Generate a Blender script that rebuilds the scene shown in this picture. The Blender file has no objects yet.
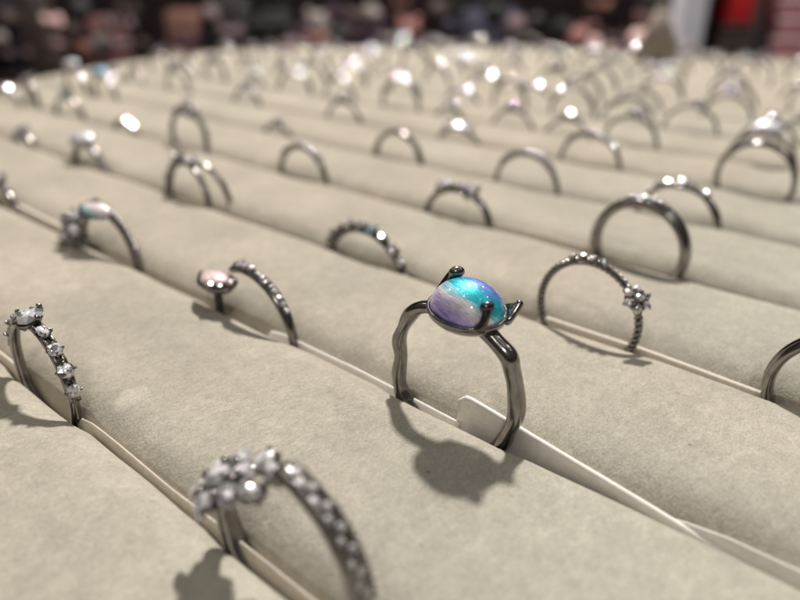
import bpy, bmesh, math, random
from mathutils import Vector, Matrix
random.seed(11)
SC = bpy.context.scene
COL = SC.collection
PI = math.pi
R = math.radians
# 1 unit = 1 cm.  X runs along the slots, Y across them (away from the viewer), Z up.

# ------------------------------------------------------------------ camera, world, lamps
cam_d = bpy.data.cameras.new("camera")
cam = bpy.data.objects.new("camera", cam_d); COL.objects.link(cam)
cam.location = (0, 0, 4.93)
cam.rotation_euler = (R(90 - 25.41), 0, R(40.87))
cam_d.sensor_width = 36; cam_d.lens = 36 * 693 / 800
cam_d.clip_start = 0.05; cam_d.clip_end = 3000
cam_d.dof.use_dof = True
cam_d.dof.focus_distance = 8.52
cam_d.dof.aperture_fstop = 0.0312 / 0.23
SC.camera = cam

w = bpy.data.worlds.new("World"); SC.world = w; w.use_nodes = True
nt = w.node_tree; nt.nodes.clear()
wo = nt.nodes.new("ShaderNodeOutputWorld"); bg = nt.nodes.new("ShaderNodeBackground")
tc = nt.nodes.new("ShaderNodeTexCoord"); sx = nt.nodes.new("ShaderNodeSeparateXYZ")
rmp = nt.nodes.new("ShaderNodeValToRGB")
rmp.color_ramp.elements[0].position = 0.33; rmp.color_ramp.elements[0].color = (0.030, 0.026, 0.025, 1)
rmp.color_ramp.elements[1].position = 0.62; rmp.color_ramp.elements[1].color = (0.16, 0.145, 0.125, 1)
e = rmp.color_ramp.elements.new(1.0); e.color = (0.42, 0.40, 0.37, 1)
mp = nt.nodes.new("ShaderNodeMapRange"); mp.inputs[1].default_value = -1; mp.inputs[2].default_value = 1
nt.links.new(tc.outputs["Generated"], sx.inputs[0]); nt.links.new(sx.outputs[2], mp.inputs[0])
nt.links.new(mp.outputs[0], rmp.inputs[0]); nt.links.new(rmp.outputs[0], bg.inputs[0])
bg.inputs[1].default_value = 0.42
nt.links.new(bg.outputs[0], wo.inputs[0])

def lamp(direction, dist, radius, E, col):
    d = Vector(direction).normalized()
    l = bpy.data.lights.new("point_lamp", 'POINT'); l.shadow_soft_size = radius
    l.energy = E * 4 * PI * dist * dist; l.color = col
    o = bpy.data.objects.new("point_lamp", l); COL.objects.link(o)
    o.location = Vector((-5, 7, 0)) + d * dist
lamp((-.34, .53, .76), 190, 5.5, 4.2, (1.0, .95, .875))       # key: spot behind the tray
lamp((.55, -.62, .95), 190, 6.0, .42, (1.0, .93, .84))         # fainter spot on the viewer's side
lamp((-1.1, .1, .95), 210, 5.0, .08, (1.0, .95, .88))  # smaller lamps from here on are added for sparkle in stones and metal
lamp((.45, .75, .9), 210, 5.0, .10, (.95, .97, 1.0))
lamp((-.2, 1.2, .8), 240, 5.0, .07, (1.0, .95, .9))
lamp((-.15, -.2, 1.0), 220, 5.0, .08, (1.0, .95, .88))
for d_ in ((-.9, .9, .75), (.1, .9, 1.1), (-.7, .2, 1.2), (-1.2, 1.0, 1.5), (.5, .2, 1.1), (-.3, 1.3, 1.6), (.9, 1.0, 1.2), (-.9, -.5, 1.1)):
    lamp(d_, 230, 6.0, .025, (1.0, .95, .9))  # weak extra lamps, added only for more glints on the rings

sl = bpy.data.lights.new("shelf_fill_spot", 'SPOT'); sl.energy = 1.6 * 4 * PI * 150 ** 2; sl.spot_size = R(80); sl.spot_blend = .4; sl.shadow_soft_size = 6; sl.color = (1, .95, .92)
so_ = bpy.data.objects.new("shelf_fill_spot", sl); COL.objects.link(so_); so_.location = (-33, 38, 125)  # unseen spot added to brighten the post and shelf goods from the front
so_.rotation_euler = (Vector((-98, 113, -10)) - Vector((-33, 38, 125))).to_track_quat('-Z', 'Y').to_euler()
SC.view_settings.view_transform = 'Standard'; SC.view_settings.look = 'None'
SC.view_settings.exposure = 0; SC.view_settings.gamma = 1
SC.cycles.use_denoising = True
SC.cycles.caustics_reflective = False; SC.cycles.caustics_refractive = False
SC.cycles.sample_clamp_indirect = 4
SC.cycles.max_bounces = 8

# ------------------------------------------------------------------ materials
def new_mat(name):
    m = bpy.data.materials.new(name); m.use_nodes = True
    return m, m.node_tree, m.node_tree.nodes["Principled BSDF"]
def plain(name, col, rough=.5, metal=0, bump=0, scale=8, var=.12, **kw):
    m, t, b = new_mat(name)
    n = t.nodes.new("ShaderNodeTexNoise"); n.inputs["Scale"].default_value = scale; n.inputs["Detail"].default_value = 4
    c = t.nodes.new("ShaderNodeTexCoord"); t.links.new(c.outputs["Object"], n.inputs["Vector"])
    r = t.nodes.new("ShaderNodeValToRGB")
    r.color_ramp.elements[0].position = .3; r.color_ramp.elements[1].position = .7
    r.color_ramp.elements[0].color = tuple(x * (1 - var) for x in col) + (1,)
    r.color_ramp.elements[1].color = tuple(min(1, x * (1 + var)) for x in col) + (1,)
    t.links.new(n.outputs["Fac"], r.inputs[0]); t.links.new(r.outputs[0], b.inputs["Base Color"])
    b.inputs["Roughness"].default_value = rough; b.inputs["Metallic"].default_value = metal
    if bump:
        bp = t.nodes.new("ShaderNodeBump"); bp.inputs["Strength"].default_value = bump; bp.inputs["Distance"].default_value = .02
        t.links.new(n.outputs["Fac"], bp.inputs["Height"]); t.links.new(bp.outputs[0], b.inputs["Normal"])
    for k, v in kw.items(): b.inputs[k].default_value = v
    return m

def velvet_mat():
    m, t, b = new_mat("velvet")
    L = t.links.new
    c = t.nodes.new("ShaderNodeTexCoord")
    def noise(scale, detail, rough=.6):
        n = t.nodes.new("ShaderNodeTexNoise"); n.inputs["Scale"].default_value = scale
        n.inputs["Detail"].default_value = detail; n.inputs["Roughness"].default_value = rough
        L(c.outputs["Object"] if scale < 10 else nap.outputs[0], n.inputs["Vector"]); return n
    nap = t.nodes.new("ShaderNodeMapping"); nap.inputs["Scale"].default_value = (1.15, .55, 1); nap.inputs["Rotation"].default_value = (0, 0, .3); L(c.outputs["Object"], nap.inputs[0])
    big, mid, fine, hair = noise(.55, 3), noise(3.2, 4, .65), noise(11, 5, .72), noise(36, 3, .7)
    def ramp(n, lo, hi, p0=.3, p1=.7):
        r = t.nodes.new("ShaderNodeMapRange"); r.inputs[1].default_value = p0; r.inputs[2].default_value = p1
        r.inputs[3].default_value = lo; r.inputs[4].default_value = hi; L(n.outputs["Fac"], r.inputs[0]); return r.outputs[0]
    def mul(a, b_):
        k = t.nodes.new("ShaderNodeMath"); k.operation = 'MULTIPLY'; L(a, k.inputs[0]); L(b_, k.inputs[1]); return k.outputs[0]
    v = mul(mul(ramp(big, .87, 1.09), ramp(mid, .90, 1.08)), mul(ramp(fine, .87, 1.12), ramp(hair, .82, 1.16)))
    tone = t.nodes.new("ShaderNodeMix"); tone.data_type = 'RGBA'
    tone.inputs["A"].default_value = (.512, .462, .388, 1); tone.inputs["B"].default_value = (.465, .452, .388, 1)
    tn = noise(.16, 2); sp = t.nodes.new("ShaderNodeSeparateXYZ"); L(c.outputs["Object"], sp.inputs[0])
    gx = t.nodes.new("ShaderNodeMapRange"); gx.inputs[1].default_value = 3; gx.inputs[2].default_value = 13; gx.inputs[3].default_value = 0; gx.inputs[4].default_value = .9; L(sp.outputs[0], gx.inputs[0])
    av = t.nodes.new("ShaderNodeMath"); av.operation = 'MULTIPLY_ADD'; av.use_clamp = True; L(ramp(tn, -.3, .3, .4, .6), av.inputs[0]); av.inputs[1].default_value = 1; L(gx.outputs[0], av.inputs[2])
    L(av.outputs[0], tone.inputs["Factor"])
    # one pale rubbed mark on the nap near the viewer
    vm = t.nodes.new("ShaderNodeVectorMath"); vm.operation = 'SUBTRACT'; L(c.outputs["Object"], vm.inputs[0]); vm.inputs[1].default_value = MARK
    vs = t.nodes.new("ShaderNodeVectorMath"); vs.operation = 'MULTIPLY'; L(vm.outputs[0], vs.inputs[0]); vs.inputs[1].default_value = (5.4, 3.6, 0)
    ln = t.nodes.new("ShaderNodeVectorMath"); ln.operation = 'LENGTH'; L(vs.outputs[0], ln.inputs[0])
    ad = t.nodes.new("ShaderNodeMath"); ad.operation = 'MULTIPLY_ADD'; L(mid.outputs["Fac"], ad.inputs[0]); ad.inputs[1].default_value = .9; L(ln.outputs["Value"], ad.inputs[2])
    mk = t.nodes.new("ShaderNodeMapRange"); mk.inputs[1].default_value = 1.45; mk.inputs[2].default_value = 1.15; mk.inputs[3].default_value = 1.0; mk.inputs[4].default_value = 1.2
    L(ad.outputs[0], mk.inputs[0])
    v = mul(v, mk.outputs[0])
    # specks of lint and dirt
    vo = t.nodes.new("ShaderNodeTexVoronoi"); vo.inputs["Scale"].default_value = 1.7; L(c.outputs["Object"], vo.inputs["Vector"])
    sk = t.nodes.new("ShaderNodeMapRange"); sk.inputs[1].default_value = .022; sk.inputs[2].default_value = .045; sk.inputs[3].default_value = .5; sk.inputs[4].default_value = 1; L(vo.outputs["Distance"], sk.inputs[0])
    v = mul(v, sk.outputs[0])
    sc = t.nodes.new("ShaderNodeVectorMath"); sc.operation = 'SCALE'; L(tone.outputs["Result"], sc.inputs[0]); L(v, sc.inputs["Scale"])
    L(sc.outputs[0], b.inputs["Base Color"])
    b.inputs["Roughness"].default_value = .95; b.inputs["Specular IOR Level"].default_value = .1
    b.inputs["Sheen Weight"].default_value = .25; b.inputs["Sheen Roughness"].default_value = .45
    b.inputs["Sheen Tint"].default_value = (.95, .88, .76, 1)
    hs = t.nodes.new("ShaderNodeMath"); hs.operation = 'ADD'; L(fine.outputs["Fac"], hs.inputs[0]); L(hair.outputs["Fac"], hs.inputs[1])
    bp = t.nodes.new("ShaderNodeBump"); bp.inputs["Strength"].default_value = .55; bp.inputs["Distance"].default_value = .035
    L(hs.outputs[0], bp.inputs["Height"]); L(bp.outputs[0], b.inputs["Normal"])
    return m
MARK = (2.45, -16.58, 0)

def opal_mat(name, stops, metal=.15, lift=.06):
    """cloudy stone whose streaks run along one direction of the stone itself"""
    m, t, b = new_mat(name); L = t.links.new
    c = t.nodes.new("ShaderNodeTexCoord")
    def dot(v):                                   # the layers in the stone lie tilted
        n_ = t.nodes.new("ShaderNodeVectorMath"); n_.operation = 'DOT_PRODUCT'; L(c.outputs["Object"], n_.inputs[0]); n_.inputs[1].default_value = v; return n_.outputs["Value"]
    q, d = dot((.203, .640, .740)), dot((.78, .35, -.518))
    st = t.nodes.new("ShaderNodeCombineXYZ"); L(d, st.inputs[0]); L(q, st.inputs[1])
    s1 = t.nodes.new("ShaderNodeVectorMath"); s1.operation = 'MULTIPLY'; L(st.outputs[0], s1.inputs[0]); s1.inputs[1].default_value = (2.2, 9, 0)
    n = t.nodes.new("ShaderNodeTexNoise"); n.inputs["Scale"].default_value = 1.3; n.inputs["Detail"].default_value = 6; n.inputs["Roughness"].default_value = .62; L(s1.outputs[0], n.inputs["Vector"])
    a = t.nodes.new("ShaderNodeMath"); a.operation = 'MULTIPLY_ADD'; L(n.outputs["Fac"], a.inputs[0]); a.inputs[1].default_value = .30; L(q, a.inputs[2])
    mr = t.nodes.new("ShaderNodeMapRange"); mr.inputs[1].default_value = -.40 + .15 + lift; mr.inputs[2].default_value = .40 + .15 + lift; L(a.outputs[0], mr.inputs[0])
    r = t.nodes.new("ShaderNodeValToRGB"); cr = r.color_ramp
    cr.elements[0].position, cr.elements[0].color = stops[0][0], stops[0][1] + (1,)
    cr.elements[1].position, cr.elements[1].color = stops[-1][0], stops[-1][1] + (1,)
    for p, col in stops[1:-1]:
        el = cr.elements.new(p); el.color = col + (1,)
    L(mr.outputs[0], r.inputs[0])
    # fine streaks of foil
    s2 = t.nodes.new("ShaderNodeVectorMath"); s2.operation = 'MULTIPLY'; L(st.outputs[0], s2.inputs[0]); s2.inputs[1].default_value = (2.5, 13, 0)
    n2 = t.nodes.new("ShaderNodeTexNoise"); n2.inputs["Scale"].default_value = 5; n2.inputs["Detail"].default_value = 3; L(s2.outputs[0], n2.inputs["Vector"])
    k = t.nodes.new("ShaderNodeMapRange"); k.inputs[1].default_value = .3; k.inputs[2].default_value = .72; k.inputs[3].default_value = .66; k.inputs[4].default_value = 1.45; L(n2.outputs["Fac"], k.inputs[0])
    sc = t.nodes.new("ShaderNodeVectorMath"); sc.operation = 'SCALE'; L(r.outputs[0], sc.inputs[0]); L(k.outputs[0], sc.inputs["Scale"])
    L(sc.outputs[0], b.inputs["Base Color"])
    b.inputs["Roughness"].default_value = .40; b.inputs["Metallic"].default_value = metal
    b.inputs["Coat Weight"].default_value = 1; b.inputs["Coat Roughness"].default_value = .03
    bp = t.nodes.new("ShaderNodeBump"); bp.inputs["Strength"].default_value = .35; bp.inputs["Distance"].default_value = .02
    L(n2.outputs["Fac"], bp.inputs["Height"]); L(bp.outputs[0], b.inputs["Normal"])
    return m

def gem_mat(name, col, spread=.25):
    """foil-backed rhinestone: mirror facets over a pale body, hue drifting from facet to facet"""
    m, t, b = new_mat(name); L = t.links.new
    g = t.nodes.new("ShaderNodeNewGeometry")
    wn = t.nodes.new("ShaderNodeTexWhiteNoise"); wn.noise_dimensions = '3D'
    rd = t.nodes.new("ShaderNodeVectorMath"); rd.operation = 'SNAP'; rd.inputs[1].default_value = (.07, .07, .07)
    L(g.outputs["True Normal"], rd.inputs[0]); L(rd.outputs[0], wn.inputs["Vector"])
    mx = t.nodes.new("ShaderNodeMix"); mx.data_type = 'RGBA'; mx.inputs["Factor"].default_value = spread
    mx.inputs["A"].default_value = col + (1,); L(wn.outputs["Color"], mx.inputs["B"])
    br = t.nodes.new("ShaderNodeMapRange"); br.inputs[1].default_value = .1; br.inputs[2].default_value = .8; br.inputs[3].default_value = .22; br.inputs[4].default_value = 1.15  # random brightness per facet, painted in for the stone's inner reflections
    L(wn.outputs["Value"], br.inputs[0])
    sc = t.nodes.new("ShaderNodeVectorMath"); sc.operation = 'SCALE'; L(mx.outputs["Result"], sc.inputs[0]); L(br.outputs[0], sc.inputs["Scale"])
    L(sc.outputs[0], b.inputs["Base Color"])
    b.inputs["Metallic"].default_value = .4; b.inputs["Roughness"].default_value = .08; b.inputs["IOR"].default_value = 2.0
    b.inputs["Subsurface Weight"].default_value = .12; b.inputs["Subsurface Radius"].default_value = (1, 1, 1); b.inputs["Subsurface Scale"].default_value = .12
    b.inputs["Coat Weight"].default_value = .6; b.inputs["Coat Roughness"].default_value = .03
    return m

M = {}
M['velvet'] = velvet_mat()
M['card'] = plain("liner_card", (.86, .83, .79), .6, bump=.15, scale=14, var=.06)
M['cream'] = plain('cream_card', (.66, .60, .52), .7, bump=.15, scale=14, var=.08)
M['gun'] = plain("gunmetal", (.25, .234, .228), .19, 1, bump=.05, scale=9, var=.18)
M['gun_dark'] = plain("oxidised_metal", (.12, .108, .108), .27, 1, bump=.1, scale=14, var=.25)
M['steel'] = plain("plated_silver", (.28, .262, .252), .22, 1, bump=.04, scale=10, var=.18)
M['blue'] = opal_mat("moonstone", [(0, (.12, .09, .38)), (.07, (.32, .25, .76)), (.16, (.58, .48, 1.0)), (.27, (.76, .67, 1.0)), (.36, (.95, .86, 1.0)), (.41, (.98, .94, 1.0)),
    (.46, (.45, .78, .95)), (.51, (.02, .60, .76)), (.63, (.01, .56, .72)), (.71, (.05, .34, .70)), (.78, (.16, .26, .72)), (.87, (.40, .40, .86)), (.94, (.14, .14, .5)), (1, (.03, .04, .2))], .3, .115)
M['pink'] = opal_mat("pink_stone", [(0, (.85, .55, .60)), (.4, (.92, .56, .64)), (.55, (.95, .78, .78)), (1, (.9, .66, .62))])
M['opal'] = opal_mat("pale_opal", [(0, (.45, .74, .86)), (.3, (.35, .70, .85)), (.42, (.72, .82, .90)), (.52, (.92, .74, .76)), (.7, (.90, .80, .82)), (1, (.9, .7, .72))])
M['milk'] = opal_mat("milky_stone", [(0, (.72, .70, .82)), (.5, (.85, .84, .92)), (1, (.76, .80, .9))])
M['sky'] = opal_mat("ice_blue_stone", [(0, (.30, .58, .90)), (.5, (.45, .72, .95)), (1, (.35, .6, .9))])
M['clear'] = gem_mat("rhinestone", (.90, .88, .93), .12)
M['bright'] = gem_mat('bright_rhinestone', (.96, .93, 1.0), .08)
b_ = M['bright'].node_tree.nodes['Principled BSDF']; b_.inputs['Metallic'].default_value = .15; b_.inputs['Subsurface Weight'].default_value = .4
M['violet'] = gem_mat("violet_rhinestone", (.45, .38, .75))
M['aqua'] = gem_mat("aqua_rhinestone", (.45, .80, .82))
M['black'] = plain("black_laminate", (.012, .011, .012), .45, scale=2)
M['floor'] = plain("shop_floor", (.06, .052, .05), .5, scale=.03, var=.25)

# ------------------------------------------------------------------ object helpers
def link_mesh(name, bm, mat, parent=None, smooth=True):
    bmesh.ops.recalc_face_normals(bm, faces=bm.faces)
    me = bpy.data.meshes.new(name); bm.to_mesh(me); bm.free()
    me.materials.append(M[mat] if isinstance(mat, str) else mat)
    if smooth:
        me.polygons.foreach_set("use_smooth", [True] * len(me.polygons))
    o = bpy.data.objects.new(name, me); COL.objects.link(o)
    if parent: o.parent = parent
    return o
def tag(o, label=None, cat=None, group=None, kind=None):
    for k, v in (("label", label), ("category", cat), ("group", group), ("kind", kind)):
        if v: o[k] = v
    return o
def thing(name, loc, rz=0):
    o = bpy.data.objects.new(name, None); COL.objects.link(o)
    o.empty_display_size = .3; o.location = loc; o.rotation_euler = (0, 0, rz)
    return o
def copy_tree(root):
    kids = {}
    for o in bpy.data.objects:
        if o.parent: kids.setdefault(o.parent, []).append(o)
    def rec(o, par):
        c = o.copy(); COL.objects.link(c)
        if par: c.parent = par
        for ch in kids.get(o, []): rec(ch, c)
        return c
    return rec(root, None)

def sweep(bm, pts, rad, closed, ncs=12, axis=Vector((0, 1, 0))):
    """tube along pts; rad[i] = (radius in the ring's plane, radius along the finger)"""
    n = len(pts); rings = []
    for i in range(n):
        p = pts[i]
        a = pts[(i - 1) % n] if (closed or i > 0) else p
        b = pts[(i + 1) % n] if (closed or i < n - 1) else p
        t = (b - a).normalized(); nn = axis.cross(t).normalized(); ax = t.cross(nn).normalized()
        ra, rb = rad[i]
        rings.append([bm.verts.new(p + nn * (ra * math.cos(2 * PI * j / ncs)) + ax * (rb * math.sin(2 * PI * j / ncs))) for j in range(ncs)])
    for i in range(n if closed else n - 1):
        A, B = rings[i], rings[(i + 1) % n]
        for j in range(ncs):
            bm.faces.new((A[j], A[(j + 1) % ncs], B[(j + 1) % ncs], B[j]))
    if not closed:
        bm.faces.new(rings[0]); bm.faces.new(rings[-1][::-1])
def catmull(P, closed, sub):
    out = []; n = len(P)
    for i in range(n if closed else n - 1):
        g = lambda k: P[k % n] if closed else P[max(0, min(n - 1, k))]
        p0, p1, p2, p3 = g(i - 1), g(i), g(i + 1), g(i + 2)
        for s in range(sub):
            t = s / sub
            out.append(tuple(.5 * (2 * b + (c - a) * t + (2 * a - 5 * b + 4 * c - d) * t * t + (3 * b - a - 3 * c + d) * t ** 3)
                             for a, b, c, d in zip(p0, p1, p2, p3)))
    if not closed: out.append(tuple(P[-1]))
    return out
def frame(c, nrm, spin=0):
    z = Vector(nrm).normalized(); q = z.to_track_quat('Z', 'Y')
    return Matrix.Translation(c) @ q.to_matrix().to_4x4() @ Matrix.Rotation(spin, 4, 'Z')
def gem(bm, c, nrm, r, ratio=1.0, spin=0, depth=.45, pointed=False, n=8):
    """cut stone: domed table of small facets, crown, girdle, pavilion; ratio < 1 narrows it"""
    T = frame(c, nrm, spin)
    def ring(rr, z, off):
        v = []
        for j in range(n):
            a = 2 * PI * (j + off) / n
            x, y = rr * math.cos(a), rr * ratio * math.sin(a)
            if pointed: y *= (1 - .55 * abs(math.cos(a)) ** 2)
            v.append(bm.verts.new(T @ Vector((x, y, z))))
        return v
    zt = r * .33; R_ = .85                       # the table is very slightly domed
    top = bm.verts.new(T @ Vector((0, 0, zt + (.6 * r) ** 2 / (2 * R_))))
    t1 = ring(r * .32, zt + ((.6 * r) ** 2 - (.32 * r) ** 2) / (2 * R_), .5); t2 = ring(r * .6, zt, .5); g1 = ring(r, r * .02, 0); g2 = ring(r, -r * .06, 0)
    bot = bm.verts.new(T @ Vector((0, 0, -r * depth)))
    for j in range(n):
        k = (j + 1) % n
        bm.faces.new((top, t1[j], t1[k])).smooth = True
        bm.faces.new((t1[j], t2[j], t2[k], t1[k])).smooth = True
        bm.faces.new((t2[j], g1[k], t2[k])); bm.faces.new((t2[j], g1[j], g1[k]))
        bm.faces.new((g1[j], g2[j], g2[k], g1[k])); bm.faces.new((g2[j], bot, g2[k]))
def bead(bm, c, r, seg=10):
    bmesh.ops.create_uvsphere(bm, u_segments=seg, v_segments=max(6, seg - 2), radius=r, matrix=Matrix.Translation(c))
def dome(bm, T, ax, ay, h, nu=40, nv=14, point=0, base=-.06):
    """cabochon: oval dome with a short wall below its girdle; point > 0 draws it out to a pear"""
    rings = []
    for i in range(nv):
        f = i / (nv - 1) * PI / 2 * .985
        rr, z = math.cos(f), h * math.sin(f)
        rings.append((rr, z))
    rings = [(.98, base)] + rings
    V = []
    for rr, z in rings:
        row = []
        for j in range(nu):
            a = 2 * PI * j / nu
            x, y = ax * rr * math.cos(a), ay * rr * math.sin(a)
            if point and x > 0: y *= (1 - point * (x / ax) ** 1.6); x *= 1 + .25 * point
            row.append(bm.verts.new(T @ Vector((x, y, z))))
        V.append(row)
    for i in range(len(V) - 1):
        for j in range(nu):
            k = (j + 1) % nu
            bm.faces.new((V[i][j], V[i][k], V[i + 1][k], V[i + 1][j]))
    bm.faces.new(V[-1]); bm.faces.new(V[0][::-1])
def cup(bm, T, prof, nu=40, ratio=1.0, point=0, axr=1.0):
    """solid of revolution (oval when ratio != 1) from a closed profile of (radius, height)"""
    V = []
    for rr, z in prof:
        row = []
        for j in range(nu):
            a = 2 * PI * j / nu
            x, y = rr * math.cos(a), rr * ratio * math.sin(a)
            if point and x > 0: y *= (1 - point * (x / axr) ** 1.6 if x < axr else 1 - point); x *= 1 + .25 * point
            row.append(bm.verts.new(T @ Vector((x, y, z))))
        V.append(row)
    for i in range(len(V)):
        A, B = V[i], V[(i + 1) % len(V)]
        for j in range(nu):
            k = (j + 1) % nu
            bm.faces.new((A[j], A[k], B[k], B[j]))
def extrude_poly(bm, pts, y0, y1, T=Matrix.Identity(4)):
    """solid from an outline in XZ between y0 and y1"""
    a = [bm.verts.new(T @ Vector((x, y0, z))) for x, z in pts]; b = [bm.verts.new(T @ Vector((x, y1, z))) for x, z in pts]
    bm.faces.new(a); bm.faces.new(b[::-1]); n = len(pts)
    for i in range(n):
        k = (i + 1) % n
        bm.faces.new((a[i], b[i], b[k], a[k]))
def soft_box(bm, c, size, bev, seg=3, rz=0):
    g = bmesh.ops.create_cube(bm, size=1)
    for v in g['verts']: v.co = Matrix.Rotation(rz, 3, 'Z') @ Vector((v.co.x * size[0], v.co.y * size[1], v.co.z * size[2])) + Vector(c)
    ed = list({e for v in g['verts'] for e in v.link_edges})
    bmesh.ops.bevel(bm, geom=ed, offset=bev, segments=seg, affect='EDGES', profile=.6)

# ------------------------------------------------------------------ the tray
N0, DN = 2.871, 3.128                     # first slot line and slot pitch (cm)
def slot_y(k): return N0 + DN * k
ZS = -.27                                  # visible edge of a slot
W = DN / 2 - .055                          # half width of a roll
OUT = [(-8, 26), (0, 29.5), (7, 33.8), (13.9, 38.2), (17.5, 40.7), (21.3, 42.4), (26.4, 44.0), (32, 44.5), (37, 42), (41.9, 36.3), (46.9, 30.6), (49.8, 23.9), (50.9, 17), (51.8, 11.1), (52.6, 2), (53.2, -14)]
OUT = [(y * .94 if y > 0 else y, u * .94 - .5) for y, u in OUT]
def umax(y):
    for (a, ua), (b, ub) in zip(OUT, OUT[1:]):
        if a <= y <= b: return ua + (ub - ua) * (y - a) / (b - a)
    return OUT[0][1] if y < OUT[0][0] else -14.0
UMIN = -14
NX = 220
tray = thing("ring_tray", (-10, 20, -2.2))
tag(tray, "beige velvet ring display tray with long padded rolls holding all the rings", "ring tray")
FEET = {0: (3.84, 8.75), 1: (4.306, 8.35, 12.9, 18.0), 2: (4.08, 8.8, 14.6, .55, 19.85), 3: (4.62, 8.88, 14.1)}   # rings press the foam apart
def roll_mesh(j):
    bm = bmesh.new()
    yc = N0 + DN * (j + .5)
    prof = []
    NS = 26 if j < 5 else 14
    for i in range(NS + 1):
        t = -1 + 2 * i / NS
        t = math.copysign(1 - (1 - abs(t)) ** 1.35, t) if j < 5 else t
        prof.append((t * W, -.26 * abs(t) ** 6.5))
    prof = [(-W + .03, -1.9), (-W + .01, -.9)] + prof + [(W - .01, -.9), (W - .03, -1.9)]
    rng = random.Random(100 + j); ph = [rng.uniform(0, 6.3) for _ in range(4)]
    nx = 420 if j < 4 else 90
    rows = []
    for s, z in prof:
        ue = umax(yc + s) - .35
        row = []
        for i in range(nx + 1):
            q = i / nx
            u = UMIN + (ue - UMIN) * (q ** 1.0)
            x = -u
            edge = max(0, (abs(s) / W)) ** 3
            dz = .009 * math.sin(.9 * x + ph[0]) + .006 * math.sin(2.3 * x + ph[1] + s)
            dy = edge * math.copysign(1, s) * .008 * (math.sin(1.7 * x + ph[2]) + .6 * math.sin(4.1 * x + ph[3]) - 1.4)
            for ur in FEET.get(j if s < 0 else j + 1, ()):
                q_ = abs(u - ur)
                if q_ < 1.25: dy -= math.copysign(1, s) * edge * .05 * min(1, (1.25 - q_) / .35)
            row.append(bm.verts.new((x + 10, yc + s + dy - 20, z + dz + 2.2)))
        rows.append(row)
    for a, b in zip(rows, rows[1:]):
        for i in range(nx):
            bm.faces.new((a[i], a[i + 1], b[i + 1], b[i]))
    bm.faces.new([r[-1] for r in rows]); bm.faces.new([r[0] for r in rows][::-1])
    return bm
for j in range(-2, 16):
    if umax(N0 + DN * (j + 1)) < -10: continue
    link_mesh("roll", roll_mesh(j), "velvet", tray)
# rim following the rounded outline, and the tray's floor
bm = bmesh.new()
op = catmull([(float(y), float(u)) for y, u in OUT], False, 8)
prev = None
for i, (y, u) in enumerate(op):
    a = op[max(0, i - 1)]; b = op[min(len(op) - 1, i + 1)]
    t = Vector((-(b[1] - a[1]), b[0] - a[0], 0)).normalized(); o = Vector((-t.y, t.x, 0))
    if o.dot(Vector((-u + 10, y - 20, 0))) < 0: o = -o
    P = Vector((-u, y, 0)) - Vector((-10, 20, 0))
    ring = [bm.verts.new(P + o * d + Vector((0, 0, z))) for d, z in ((-.1, 0), (-.1, 2.05), (0, 2.2), (.55, 2.2), (.7, 2.05), (.7, 0))]
    if prev:
        for k in range(6): bm.faces.new((prev[k], prev[(k + 1) % 6], ring[(k + 1) % 6], ring[k]))
    else: bm.faces.new(ring)
    prev = ring
bm.faces.new(prev[::-1])
link_mesh("rim", bm, "velvet", tray, smooth=False)
bm = bmesh.new()
op2 = [(-u, y) for y, u in op] + [(14, 50), (14, -8)]
a = [bm.verts.new((x + 10, y - 20, .02)) for x, y in op2]; b = [bm.verts.new((x + 10, y - 20, .3)) for x, y in op2]
bm.faces.new(a); bm.faces.new(b[::-1])
for i in range(len(a)):
    k = (i + 1) % len(a); bm.faces.new((a[i], b[i], b[k], a[k]))
link_mesh("tray_floor", bm, "velvet", tray, smooth=False)

# ------------------------------------------------------------------ liner cards standing in the slots
def card(k, u0, u1, tops, label, lean=.10, yoff=.0, th=.035, fold=False, mat='card'):
    """tops: (fraction from the left end, height of the upper edge)"""
    n = 40; L = u0 - u1
    root = thing("liner_card", (-(u0 + u1) / 2, slot_y(k) + yoff, -1.0)); tag(root, label, "card", "liner cards in the slots")
    def h(q):
        for (a, za), (b, zb) in zip(tops, tops[1:]):
            if a <= q <= b:
                s = (q - a) / (b - a); return za + (zb - za) * s
        return tops[-1][1]
    bm = bmesh.new(); rows = []
    for i in range(n + 1):
        q = i / n; x = (q - .5) * L; zt = h(q) + 1.0
        if q * L < .14: zt -= .10 * (1 - q * L / .14) ** 2
        wob = .006 * math.sin(5 * q * L / 2 + k) + .012 * math.sin(1.3 * q * L)
        row = []
        for (yy, zz) in ((0, -.5), (0, zt - 1.0 - .0), ):
            pass
        zb = .0
        sec = [(zb, 0), (zt * .5, 0), (zt - .05, 0), (zt - .018, .002), (zt, .4 * th), (zt, .6 * th), (zt - .018, th - .002), (zt - .05, th), (zt * .5, th), (zb, th)]
        if fold:
            sec = [(zb, 0), (zt * .5, 0), (zt - .12, -.012), (zt - .05, -.03), (zt - .012, -.028), (zt, .0), (zt, th * .7), (zt - .02, th), (zt - .06, th + .01), (zt * .5, th), (zb, th)]
        for z, y in sec:
            row.append(bm.verts.new((x, y + wob + lean * (z / 1.2), z)))
        rows.append(row)
    m = len(rows[0])
    for A, B in zip(rows, rows[1:]):
        for j in range(m): bm.faces.new((A[j], B[j], B[(j + 1) % m], A[(j + 1) % m]))
    bm.faces.new(rows[0]); bm.faces.new(rows[-1][::-1])
    link_mesh("sheet", bm, mat, root)
    return root
card(1, 4.27, .72, [(0, .13), (1, -.33)], "tall white liner card with rounded corner standing behind the cat ring", lean=.13, yoff=-.03, fold=True)
card(1, 2.0, -1.6, [(0, -.30), (.3, -.17), (.6, -.16), (1, -.18)], "thin white card strip in the cat ring's slot, running to the right edge", lean=.06, yoff=.02, th=.04)
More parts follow.
